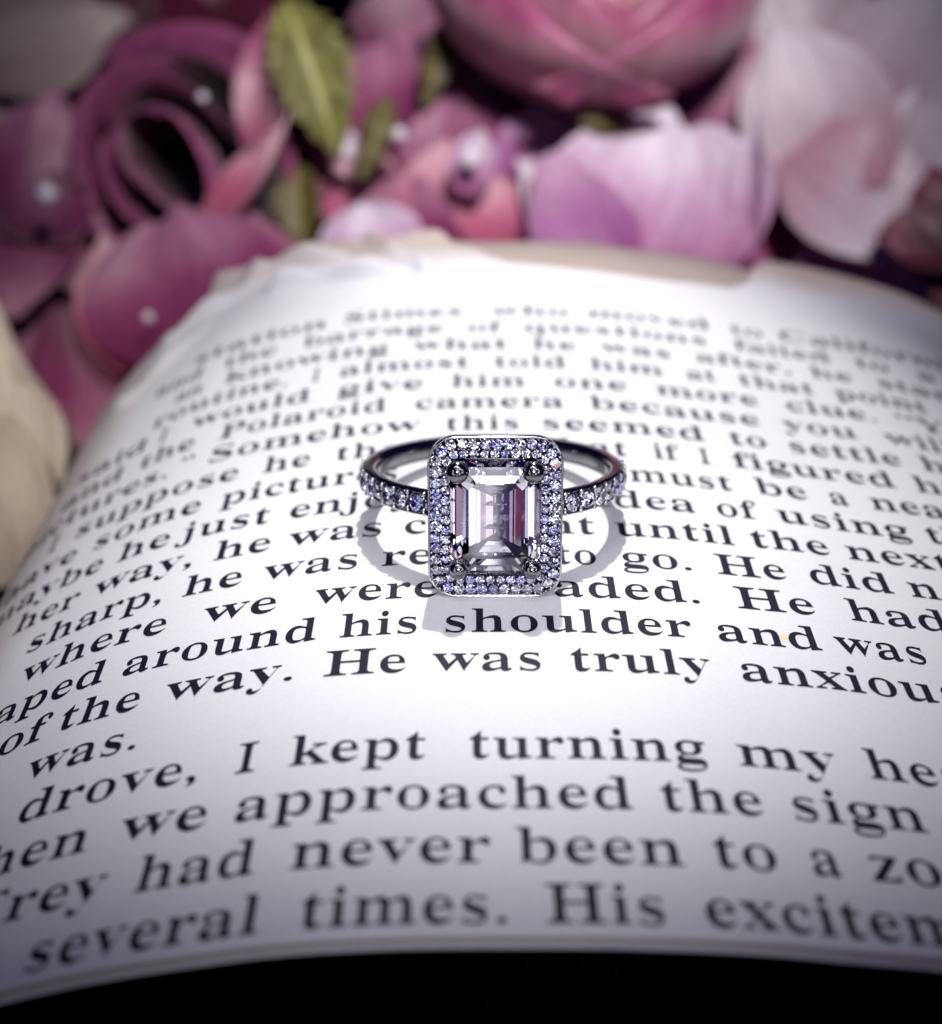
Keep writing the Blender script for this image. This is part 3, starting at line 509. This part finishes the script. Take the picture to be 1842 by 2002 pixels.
# scalloped collar under each pavé stone
cvs, cfs = [], []
for sgn in (-1, 1):
    for k in range(11):
        a = math.radians(18+8.15*k)*sgn; ca, sa = math.cos(a), math.sin(a)
        i0 = len(cvs); n = 14
        for r0, rr in ((9.55, .76), (10.02, .75), (10.04, .70), (9.6, .62)):
            for q in range(n):
                t = 2*math.pi*q/n
                cvs.append((r0*sa+rr*math.cos(t)*ca*.86, -r0*ca+rr*math.cos(t)*sa*.86, rr*math.sin(t)*1.12))
        for L_ in range(3):
            for q in range(n):
                cfs.append((i0+L_*n+q, i0+L_*n+(q+1) % n, i0+(L_+1)*n+(q+1) % n, i0+(L_+1)*n+q))
lk('stone_seats', cvs, cfs, M_GOLD_DK, stuff=True)

# head: rounded outline in local x (across) and z (up)
def rrect(A, B, R, n=8):
    pts = []
    for cx_, cz_, a0 in ((A-R, B-R, 0), (-(A-R), B-R, 90), (-(A-R), -(B-R), 180), (A-R, -(B-R), 270)):
        for k in range(n+1):
            t = math.radians(a0+90*k/n); pts.append((cx_+R*math.cos(t), cz_+R*math.sin(t)))
    return pts
def octo(A, B, c):
    return [(A, B-c), (A-c, B), (-(A-c), B), (-A, B-c), (-A, -(B-c)), (-(A-c), -B), (A-c, -B), (A, -(B-c))]
def loft(rings, cap0=False, cap1=False, closed=False):
    vs = []; fs = []; n = len(rings[0][1])
    for y, pts in rings:
        for x, z in pts: vs.append((x, y, z))
    m_ = len(rings)
    for L_ in range(m_ if closed else m_-1):
        L2 = (L_+1) % m_
        for q in range(n):
            fs.append((L_*n+q, L_*n+(q+1) % n, L2*n+(q+1) % n, L2*n+q))
    if cap0: fs.append(tuple(range(n)))
    if cap1: fs.append(tuple((m_-1)*n+q for q in range(n)))
    return vs, fs
HA, HB, HR = 4.71, 5.83, 1.95
YF = -12.25
# halo plate: outer wall, raised rim, recessed floor, inner wall, back
rings_ = [(YF+1.7, rrect(HA-.55, HB-.55, HR-.4)), (YF+.9, rrect(HA-.05, HB-.05, HR)), (YF-.02, rrect(HA, HB, HR)),
          (YF-.06, rrect(HA-.07, HB-.07, HR-.05)), (YF-.02, rrect(HA-.15, HB-.15, HR-.1)), (YF+.62, rrect(HA-.20, HB-.20, HR-.15)),
          (YF+.62, rrect(3.26, 4.16, .75)), (YF+.9, rrect(3.1, 4.0, .7)), (YF+1.7, rrect(2.8, 3.7, .7))]
hv, hf = loft(rings_, closed=True)
halo = lk('halo', hv, hf, M_GOLD)
halo.data.materials.append(M_SEAT)
for p_ in halo.data.polygons:
    if 5*36 <= p_.index < 6*36: p_.material_index = 1
# pavé on the halo: two staggered rows
def along(pts, dist0, step):
    seg = []; L_ = 0; out_ = []
    n = len(pts)
    for i in range(n):
        a, b_ = pts[i], pts[(i+1) % n]; d = math.hypot(b_[0]-a[0], b_[1]-a[1]); seg.append((L_, d, a, b_)); L_ += d
    cnt = max(1, round(L_/step)); st = L_/cnt
    for k in range(cnt):
        t = (dist0+k*st) % L_
        for s0, d, a, b_ in seg:
            if s0 <= t <= s0+d and d > 1e-9:
                f_ = (t-s0)/d; out_.append((a[0]+(b_[0]-a[0])*f_, a[1]+(b_[1]-a[1])*f_)); break
    return out_
row1 = along(rrect(HA-.56, HB-.56, HR-.45, 12), 0.1, .80)
row2 = along(rrect(HA-1.24, HB-1.24, HR-1.05, 12), 0.45, .72)
for i, (x, z) in enumerate(row1):
    stone('halo_stone', (x, YF+.02, z), (x*.05, -1, z*.05), .80, halo)
for x, z in row2:
    stone('halo_stone', (x, YF+.04, z), (0, -1, 0), .66, halo)
cvs, cfs = [], []
for pts, r in ((along(rrect(HA-.22, HB-.22, HR-.2, 12), .5, .40), .085), (along(rrect(HA-.92, HB-.92, HR-.75, 12), .2, .36), .085), (along(rrect(HA-1.52, HB-1.52, HR-1.3, 12), .2, .36), .06)):
    for x, z in pts: ball(cvs, cfs, (x, YF-.04, z), r, 6, 4)
lk('grain_beads', cvs, cfs, M_GOLD, parent=halo, stuff=True)
# small stones set in the outer wall of the halo are not seen; gallery behind it
gv, gf = loft([(YF+1.7, rrect(3.4, 4.3, 1.0)), (YF+2.5, rrect(2.7, 3.4, .9)), (YF+3.1, rrect(2.1, 2.4, .8)), (YF+3.1, rrect(1.7, 2.0, .6)), (YF+2.5, rrect(2.3, 3.0, .7)), (YF+1.7, rrect(3.1, 4.0, .8))], closed=True)
lk('gallery', gv, gf, M_GOLD)
for sx_ in (-1, 1):                       # shoulders joining band to head
    vs2, fs2 = [], []
    n = 10
    for k in range(n+1):
        t = k/n; a = math.radians(10+10*t)*sx_
        r = 9.95; yb = -r*math.cos(a); xb = r*math.sin(a)
        x = xb*(t)+(2.3*sx_)*(1-t); y = yb*t+(YF+2.2)*(1-t); hw = .9+.5*(1-t)
        for dx, dz in ((-.3, -hw), (.3, -hw), (.3, hw), (-.3, hw)): vs2.append((x, y+dx, dz))
    for k in range(n):
        for c in range(4):
            a = 4*k+c; b_ = 4*k+(c+1) % 4; fs2.append((a, b_, b_+4, a+4))
    fs2.append((0, 1, 2, 3)); fs2.append(tuple(4*n+c for c in (3, 2, 1, 0)))
    so = lk('shoulder', vs2, fs2, M_GOLD); bev(so, .12)
# centre stone, emerald cut with stepped crown and pavilion
Y0 = YF+.05
lv = [(Y0-1.02, octo(1.84, 2.72, .50)), (Y0-.80, octo(2.32, 3.22, .64)), (Y0-.46, octo(2.84, 3.74, .80)), (Y0-.08, octo(3.22, 4.12, .95)),
      (Y0+.06, octo(3.22, 4.12, .95)), (Y0+.66, octo(2.68, 3.58, .78)), (Y0+1.26, octo(2.06, 2.98, .58)), (Y0+1.88, octo(1.34, 2.34, .36)), (Y0+2.88, octo(.03, 1.32, .012))]
ev, ef = loft(lv, cap0=True, cap1=True)
dia_ = lk('centre_diamond', ev, ef, M_DIAMOND, smooth=False)
bm_ = bmesh.new(); bm_.from_mesh(dia_.data); bmesh.ops.recalc_face_normals(bm_, faces=bm_.faces); bm_.to_mesh(dia_.data); bm_.free()
for o in (halo,):
    bm_ = bmesh.new(); bm_.from_mesh(o.data); bmesh.ops.recalc_face_normals(bm_, faces=bm_.faces); bm_.to_mesh(o.data); bm_.free()
# four ball-ended prongs
for x, z, r in ((-2.62, 3.45, .82), (2.62, 3.45, .80), (-2.58, -3.60, .70), (2.58, -3.60, .70)):
    vs2, fs2 = [], []
    n = 20
    c = (x, YF-.62, z)
    prof = [(-.98, .22), (-.86, .52), (-.62, .80), (-.3, .96), (0, 1), (.35, .94), (.7, .78), (1.1, .62), (1.9, .55), (4.2, .5)]
    for q, rr in prof:
        lean = max(0, q-.9)*.10
        for k in range(n):
            t = 2*math.pi*k/n
            vs2.append((c[0]-math.copysign(lean, x)+rr*r*math.cos(t), c[1]+q*r, c[2]-math.copysign(lean, z)+rr*r*math.sin(t)))
    for L_ in range(len(prof)-1):
        for k in range(n):
            fs2.append((L_*n+k, L_*n+(k+1) % n, (L_+1)*n+(k+1) % n, (L_+1)*n+k))
    fs2.append(tuple(range(n))[::-1])
    lk('prong', vs2, fs2, M_GOLD_DK)

# ---------------------------------------------------------------- roses
def at(px, py, Z):
    """a spot in the room: millimetres to the right, along and above the page"""
    return C_POS+C_FWD*Z+C_RT*((px-921)/2977*Z)+C_UP*((1001-py)/2977*Z)
def cv3(r, u, t):            # right, up, toward the viewer -> room
    return C_RT*r+C_UP*u-C_FWD*t
def finish(o, t=.35):
    solid(o, t, 0)
    sb = o.modifiers.new('smooth', 'SUBSURF'); sb.levels = 1; sb.render_levels = 1
def petal(root, c, n, up, wd, ht, cup, curl, mat, twist=0, tip=.14, seed=0, name='petal', rim=0):
    """one free petal: n = way its hollow side faces, up = base-to-rim direction"""
    n = Vector(n).normalized(); up = Vector(up); up = (up-n*up.dot(n)).normalized(); r = up.cross(n)
    rnd = random.Random(seed)
    p1, p2 = rnd.uniform(0, 6), rnd.uniform(0, 6)
    vs = []; uv = []; fs = []; NU, NV = 18, 16
    for j in range(NV+1):
        v = j/NV
        hwid = wd/2*(math.sin(math.pi*(.10+.855*v))**.56)
        for i in range(NU+1):
            u = -1+2*i/NU
            X = u*hwid; Y = ht*(v-.5)-tip*ht*u*u*v**2.5
            q = (X/(wd/2))**2+.75*((v-.45)*2)**2
            Z_ = cup*q
            if v > .72: Z_ -= curl*((v-.72)/.28)**2*(1-.3*abs(u))
            if abs(u) > .75: Z_ -= rim*((abs(u)-.75)/.25)**2
            X *= 1+.05*math.sin(5*v+p1)*abs(u); Y += ht*(.022*math.sin(4.3*u+p2)+.012*math.sin(9*u+p1))*v*v
            Z_ += .03*wd*math.sin(3.1*u+p1)*v+.018*wd*math.sin(6.5*u+p2)*v*v+twist*u*v
            vs.append(c+r*X+up*Y+n*Z_); uv.append((i/NU, v))
    for j in range(NV):
        for i in range(NU):
            a = j*(NU+1)+i; fs.append((a, a+1, a+NU+2, a+NU+1))
    o = link(name, vs, fs, mat, root, root['_o'], uvs=uv); finish(o); return o
def cup_petal(root, c, axis, ref, phi, half, Rb, Rm, Rt, H, curl, mat, seed=0, dip=.10, ell=1):
    ax = Vector(axis).normalized(); e1 = (Vector(ref)-ax*Vector(ref).dot(ax)).normalized(); e2 = ax.cross(e1)
    rnd = random.Random(seed); p1 = rnd.uniform(0, 6)
    vs = []; uv = []; fs = []; NU, NV = 20, 14
    for j in range(NV+1):
        v = j/NV
        R = (1-v)*(1-2*v)*Rb+4*v*(1-v)*Rm+v*(2*v-1)*Rt
        for i in range(NU+1):
            u = -1+2*i/NU
            an = phi+half*u*(.55+.45*math.sin(math.pi*min(1, .15+.62*v)))
            k = max(0, (v-.78)/.22)
            rr = R+curl*k*k*(1-.4*u*u)+.35*math.sin(4*u+p1)*v+u*.6
            zz = H*v*(1-dip*u*u*v)-curl*.35*k*k*k
            vs.append(Vector(c)+ax*zz+(e1*math.cos(an)+e2*math.sin(an)*ell)*rr); uv.append((i/NU, v))
    for j in range(NV):
        for i in range(NU):
            a = j*(NU+1)+i; fs.append((a, a+1, a+NU+2, a+NU+1))
    o = link('petal', vs, fs, mat, root, root['_o'], uvs=uv); finish(o, .3); return o
def tube(root, pts, r, mat, name='stem'):
    vs = []; fs = []; n = 8
    pts = [Vector(p) for p in pts]
    for i, p in enumerate(pts):
        d = (pts[min(i+1, len(pts)-1)]-pts[max(i-1, 0)]).normalized()
        a = d.orthogonal().normalized(); b_ = d.cross(a)
        for k in range(n):
            t = 2*math.pi*k/n; vs.append(p+(a*math.cos(t)+b_*math.sin(t))*r)
    for i in range(len(pts)-1):
        for k in range(n):
            fs.append((i*n+k, i*n+(k+1) % n, (i+1)*n+(k+1) % n, (i+1)*n+k))
    fs.append(tuple(range(n))[::-1]); fs.append(tuple((len(pts)-1)*n+k for k in range(n)))
    return link(name, vs, fs, mat, root, root['_o'])
def stem(root, c, back=30):
    c = Vector(c); e = Vector((c.x*1.1, c.y+back+25, TZ+2.0))
    pts = []
    for k in range(9):
        t = k/8; pts.append(c*(1-t)+e*t+Vector((0, 0, -6*math.sin(math.pi*t))))
    tube(root, pts, 1.6, L_OLIVE)
def leaf(root, c, n, up, wd, ht, mat, seed=0, teeth=.10, fold=.35):
    n = Vector(n).normalized(); up = Vector(up); up = (up-n*up.dot(n)).normalized(); r = up.cross(n)
    vs = []; uv = []; fs = []; NU, NV = 10, 44
    for j in range(NV+1):
        v = j/NV
        hw = wd/2*(math.sin(math.pi*min(1, v*.96+.02))**.8)*(1-.25*v)*(1+teeth*(((v*9) % 1)-.5)*2*(1 if .08 < v < .92 else 0))
        for i in range(NU+1):
            u = -1+2*i/NU
            Z_ = fold*abs(u)*hw-.10*ht*(v-.4)**2*4+.25*math.sin(v*26)*abs(u)
            vs.append(Vector(c)+r*u*hw+up*ht*(v-.5)+n*Z_); uv.append((i/NU, v))
    for j in range(NV):
        for i in range(NU):
            a = j*(NU+1)+i; fs.append((a, a+1, a+NU+2, a+NU+1))
    o = link('leaf', vs, fs, mat, root, root['_o'], uvs=uv); solid(o, .3, 0); return o
def glint(root, px, py, Z, r):  # added pale ball that stands in for a highlight on a petal
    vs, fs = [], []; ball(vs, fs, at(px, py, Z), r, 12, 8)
    return link('petal_glint', vs, fs, M_GLINT, root, root['_o'])
def rose(c, label):
    c = Vector(c); r = thing('rose', c, label, 'flower', 'roses behind the book'); r['_o'] = tuple(c); return r
D = math.radians

# 1 burgundy rose, looking into its hollow bud
c = at(345, 320, 240)
f = rose(c, 'dark burgundy rose with a black hollow centre, upper left')
ax = cv3(-.16, -.10, 1).normalized(); ref = cv3(-.62, .78, 0); b0 = c-ax*12
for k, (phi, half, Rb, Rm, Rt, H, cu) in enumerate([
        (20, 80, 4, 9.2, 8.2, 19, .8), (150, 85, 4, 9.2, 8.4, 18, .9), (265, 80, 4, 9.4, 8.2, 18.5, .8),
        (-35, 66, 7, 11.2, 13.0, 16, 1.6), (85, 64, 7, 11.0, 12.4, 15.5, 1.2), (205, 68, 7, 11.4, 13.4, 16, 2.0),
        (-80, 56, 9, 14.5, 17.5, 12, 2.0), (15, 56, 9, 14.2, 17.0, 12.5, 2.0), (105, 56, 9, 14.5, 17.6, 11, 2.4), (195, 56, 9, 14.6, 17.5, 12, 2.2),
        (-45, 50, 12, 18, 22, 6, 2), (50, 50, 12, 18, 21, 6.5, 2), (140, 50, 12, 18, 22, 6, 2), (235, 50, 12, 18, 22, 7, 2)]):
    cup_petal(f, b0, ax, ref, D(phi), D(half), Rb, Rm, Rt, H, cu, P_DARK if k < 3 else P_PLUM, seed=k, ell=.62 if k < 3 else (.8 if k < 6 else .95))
petal(f, at(520, 160, 236), cv3(-.5, 0, 1), cv3(.1, 1, 0), 9, 21, 2, 1, P_PINK, seed=31)
petal(f, at(500, 365, 230), cv3(-.75, .5, .8), cv3(.62, .8, 0), 11, 24, 3.2, .5, P_ROSE, seed=32, tip=.3)
leaf(f, at(610, 140, 232), cv3(.1, .1, 1), cv3(.35, -1, .1), 14, 25, L_GREEN, 1, .22)
leaf(f, at(585, 400, 238), cv3(-.2, .2, 1), cv3(.1, -1, 0), 9, 14, L_OLIVE, 2)
stem(f, b0-ax*3)
glint(f, 396, 190, 226, .8)

# 2 pink rose, seen from the side, top
c = at(1150, -20, 252)
f = rose(c, 'pink rose cup with overlapping petals, cut by the top edge')
ax = cv3(.04, .90, .50).normalized(); ref = cv3(0, -.5, .9); b0 = at(1150, 215, 258)
for k, (phi, half, Rb, Rm, Rt, H, cu, dp) in enumerate([
        (66, 92, 6, 25, 24, 29, 1.2, .80), (-68, 92, 6, 25.6, 24, 28, 1.4, .78), (180, 70, 5, 24, 23, 30, 1, .2),
        (76, 90, 5, 20, 18, 33, .8, .62), (-58, 92, 5, 20.4, 18, 33, .8, .66),
        (60, 90, 4, 15, 12.5, 35, .6, .50), (-75, 90, 4, 15.2, 12.8, 35, .6, .50),
        (80, 90, 3, 11, 8, 36, .4, .4), (-60, 90, 3, 11, 8, 36, .4, .4)]):
    cup_petal(f, b0, ax, ref, D(phi), D(half), Rb, Rm, Rt, H, cu, P_PINK if k < 5 else P_ROSE, seed=50+k, dip=dp)  # deeper inner petals: seam shade put into the colour
petal(f, at(1390, 170, 262), cv3(.2, .2, 1), cv3(.5, .9, 0), 20, 32, -2.5, -1.5, P_MAUVE, seed=59)
leaf(f, at(860, 110, 250), cv3(.3, .1, 1), cv3(-.3, -1, 0), 6, 17, L_OLIVE, 3)
leaf(f, at(735, 265, 236), cv3(.2, .1, 1), cv3(-.35, -1, 0), 6, 14, L_OLIVE, 4)
leaf(f, at(1190, 243, 240), cv3(.1, .4, 1), cv3(1, -.1, 0), 4, 9, L_OLIVE, 5)
stem(f, b0, 35)


# 3 pale lilac rose, large open petals right of the middle
c = at(1380, 360, 250)
f = rose(c, 'large pale lilac rose with a bright curled rim, right of middle')
petal(f, at(1285, 405, 238), cv3(-.1, .45, 1), cv3(.22, 1, 0), 37, 31, 4.2, 1.0, P_LILAC, seed=61, tip=.02)
petal(f, at(1478, 370, 232), cv3(-.9, .1, .5), cv3(.02, 1, 0), 9, 24, 2.0, 1.0, P_LILAC, seed=62)
petal(f, at(1150, 420, 233), cv3(.25, .4, 1), cv3(-.45, 1, 0), 19, 26, -2.4, -1, P_PURPLE, seed=67)
petal(f, at(1120, 400, 244), cv3(.2, .3, 1), cv3(-.8, .6, 0), 20, 22, 2.5, 1.5, P_LILAC, seed=63)
petal(f, at(1260, 190, 262), cv3(.1, .2, 1), cv3(.6, .8, 0), 24, 30, 2, 1, P_ROSE, seed=64)
petal(f, at(1420, 250, 258), cv3(.1, .1, 1), cv3(.5, .9, 0), 26, 34, 3, 2, P_MAUVE, seed=65)
petal(f, at(1180, 470, 250), cv3(0, .3, 1), cv3(-.2, -.9, 0), 24, 18, 2, 1, P_MAUVE, seed=66)
stem(f, c)

# 4 pale grey-pink rose, far right
c = at(1680, 250, 262)
f = rose(c, 'big pale grey-pink rose filling the upper right corner')
petal(f, at(1590, 220, 250), cv3(-.25, .2, 1), cv3(-.35, 1, 0), 26, 34, 3, 1.5, P_PALE, seed=71)
petal(f, at(1680, 400, 243), cv3(.1, .35, 1), cv3(.55, -.6, 0), 25, 27, 2.6, 2.0, P_PALE, seed=72)
petal(f, at(1770, 150, 262), cv3(.2, .1, 1), cv3(.5, 1, 0), 32, 40, 3, 2, P_PALE, seed=73)
petal(f, at(1720, 300, 248), cv3(-.6, .4, .8), cv3(.6, 1, 0), 10, 24, 2, 1, P_PALE, seed=74)
petal(f, at(1540, 60, 268), cv3(-.2, 0, 1), cv3(-.2, 1, 0), 30, 30, 3, 1, P_PALE, seed=75)
petal(f, at(1560, 480, 252), cv3(0, .3, 1), cv3(.2, -1, 0), 24, 20, 2, 1, P_MAUVE, seed=76)
petal(f, at(1690, 530, 246), cv3(0, .4, 1), cv3(.4, 1, 0), 22, 20, 2, 1, P_LILAC, seed=79)
petal(f, at(1640, 470, 268), cv3(0, .3, 1), cv3(.2, -1, 0), 46, 40, 2, 1, P_MAUVE, seed=78)
petal(f, at(1800, 330, 256), cv3(.2, .3, 1), cv3(1, .2, 0), 22, 26, 2.5, 1, P_PALE, seed=77)
stem(f, c)

# 5 wine-red rose at the right edge
c = at(1830, 470, 232)
f = rose(c, 'deep wine-red rose just showing at the right edge')
for k, (dx, dy, a, b_) in enumerate([(-20, 0, -1, .2), (20, -60, -.2, 1), (40, 60, -.3, -1), (60, 0, 1, .3)]):
    petal(f, at(1830+dx, 470+dy, 232+k*2), cv3(-.2, .3, 1), cv3(a, b_, 0), 12, 15, 2.2, 1.5, P_RED, seed=80+k)
stem(f, c)

# 6 mauve rose low at the left, behind the page
c = at(330, 640, 236)
f = rose(c, 'magenta rose low at the left behind the curved page')
petal(f, at(370, 560, 224), cv3(-.1, .3, 1), cv3(-.25, 1, 0), 32, 24, 3, 2.0, P_MAUVE, seed=90, tip=.03)
petal(f, at(240, 600, 226), cv3(.3, .3, 1), cv3(-.3, 1, 0), 15, 22, 3, 1.5, P_ROSE, seed=91)
petal(f, at(470, 500, 230), cv3(.1, .5, 1), cv3(.3, 1, 0), 20, 16, 2, 2, P_MAUVE, seed=92)
petal(f, at(170, 760, 226), cv3(.3, .3, 1), cv3(.1, -1, 0), 16, 26, 2, 2, P_MAUVE, seed=93)
petal(f, at(300, 740, 232), cv3(-.1, .3, 1), cv3(.2, -1, 0), 22, 24, 2, 2, P_MAUVE, seed=94)
stem(f, c)
glint(f, 290, 620, 215, 0.79); 

# 7 plum rose at the left edge
c = at(70, 420, 250)
f = rose(c, 'dusky plum rose cropped by the left edge')
petal(f, at(90, 330, 246), cv3(.3, .1, 1), cv3(.1, 1, 0), 20, 26, 3, 2, P_MAUVE, seed=101)
petal(f, at(40, 480, 244), cv3(.4, .2, 1), cv3(-.2, -1, 0), 18, 26, 3, 2, P_MAUVE, seed=102)
petal(f, at(120, 470, 250), cv3(.3, .2, 1), cv3(.5, -1, 0), 18, 22, 3, 2, P_MAUVE, seed=103)
petal(f, at(-10, 400, 255), cv3(.5, .2, 1), cv3(-1, .2, 0), 26, 26, 3, 2, P_MAUVE, seed=104)
petal(f, at(60, 640, 250), cv3(.3, .2, 1), cv3(0, -1, 0), 20, 28, 2, 2, P_MAUVE, seed=105)
stem(f, c)
glint(f, 92, 380, 232, 1.66); 

# cream rose whose petal leans in at the left edge
c = at(-60, 860, 205)
f = rose(c, 'cream tan rose leaning in beside the left side of the page')
petal(f, at(-35, 850, 196), cv3(.5, .2, 1), cv3(.05, 1, 0), 20, 37, 3, 1.5, P_CREAM, seed=170, tip=.3)
petal(f, at(-90, 900, 204), cv3(.3, .2, 1), cv3(-1, .2, 0), 26, 30, 3, 2, P_CREAM, seed=171)
petal(f, at(-30, 1010, 184), cv3(.5, .3, 1), cv3(.15, -1, 0), 17, 24, 3, 1.5, P_CREAM, seed=172)
stem(f, c, 10)

# 8 beige rose in the top left corner
c = at(60, 40, 275)
f = rose(c, 'faded beige rose in the top left corner')
petal(f, at(80, 70, 272), cv3(.2, 0, 1), cv3(1, .3, 0), 22, 32, 2, 2, P_BEIGE, seed=111)
petal(f, at(-10, 130, 275), cv3(.3, 0, 1), cv3(-.5, -1, 0), 22, 26, 2, 2, P_BEIGE, seed=112)
petal(f, at(0, -40, 280), cv3(.3, 0, 1), cv3(-.2, 1, 0), 28, 28, 2, 2, P_BEIGE, seed=113)
stem(f, c)

# 9 small ruffled rose between the big ones
c = at(780, 380, 262)
f = rose(c, 'small ruffled rosy pink rose between the two big roses')
for k, (px_, py_, Z, ur, uu, wd, ht, mt_) in enumerate([
        (700, 380, 248, -.3, 1, 15, 20, P_ROSE), (780, 440, 244, .1, 1, 19, 17, P_MAUVE), (860, 400, 246, .2, 1, 14, 22, P_ROSE),
        (900, 300, 252, -.1, 1, 20, 22, P_MAUVE), (640, 330, 252, -.5, 1, 14, 18, P_LILAC), (1000, 260, 258, .4, 1, 26, 24, P_MAUVE),
        (1060, 330, 250, .3, 1, 18, 24, P_PURPLE), (760, 200, 260, -.1, 1, 24, 22, P_MAUVE), (720, 470, 240, -.3, 1, 16, 12, P_LILAC),
        (870, 200, 262, .6, 1, 22, 22, P_MAUVE), (1120, 250, 262, .3, 1, 24, 20, P_MAUVE)]):
    petal(f, at(px_, py_, Z), cv3(.15*(-1)**k, .25, 1), cv3(ur, uu, 0), wd, ht, 2.2, 1.2, mt_, seed=120+k, tip=.06)
petal(f, at(925, 320, 240), cv3(.1, .3, 1), cv3(.2, .8, 0), 7, 12, 1.5, .8, P_LILAC, seed=140)
petal(f, at(960, 420, 244), cv3(.1, .3, 1), cv3(-.2, .8, 0), 13, 18, 1.5, .8, P_ROSE, seed=141)
stem(f, c)
glint(f, 676, 295, 238, 1.66); glint(f, 780, 262, 236, 1.15)
glint(f, 920, 310, 234, 1.73)

# 10 shadowed roses further back
c = at(420, 60, 300)
f = rose(c, 'nearly black rose in shade behind the burgundy one')
for k, (px_, py_, a) in enumerate([(300, 80, 100), (420, 20, 60), (180, 190, 150), (470, 110, 20), (650, 330, 200), (100, 250, 180)]):
    petal(f, at(px_, py_, 290+3*k), cv3(0, .2, 1), cv3(math.cos(D(a)), math.sin(D(a)), 0), 26, 28, 3, 2, P_RED, seed=150+k)
stem(f, c)
c = at(760, 150, 300)
f = rose(c, 'magenta rose half hidden behind the green leaves')
for k, (px_, py_, a) in enumerate([(800, 170, 100), (900, 260, 60), (700, 200, 150), (820, 60, 20), (640, 260, 200), (1000, 290, 320), (940, 180, 90), (1060, 330, 300), (880, 400, 80)]):
    petal(f, at(px_, py_, 276+3*k), cv3(0, .2, 1), cv3(math.cos(D(a)), math.sin(D(a)), 0), 22, 24, 3, 2, P_MAUVE, seed=160+k)
stem(f, c)
for o in list(bpy.data.objects):
    if '_o' in o: del o['_o']
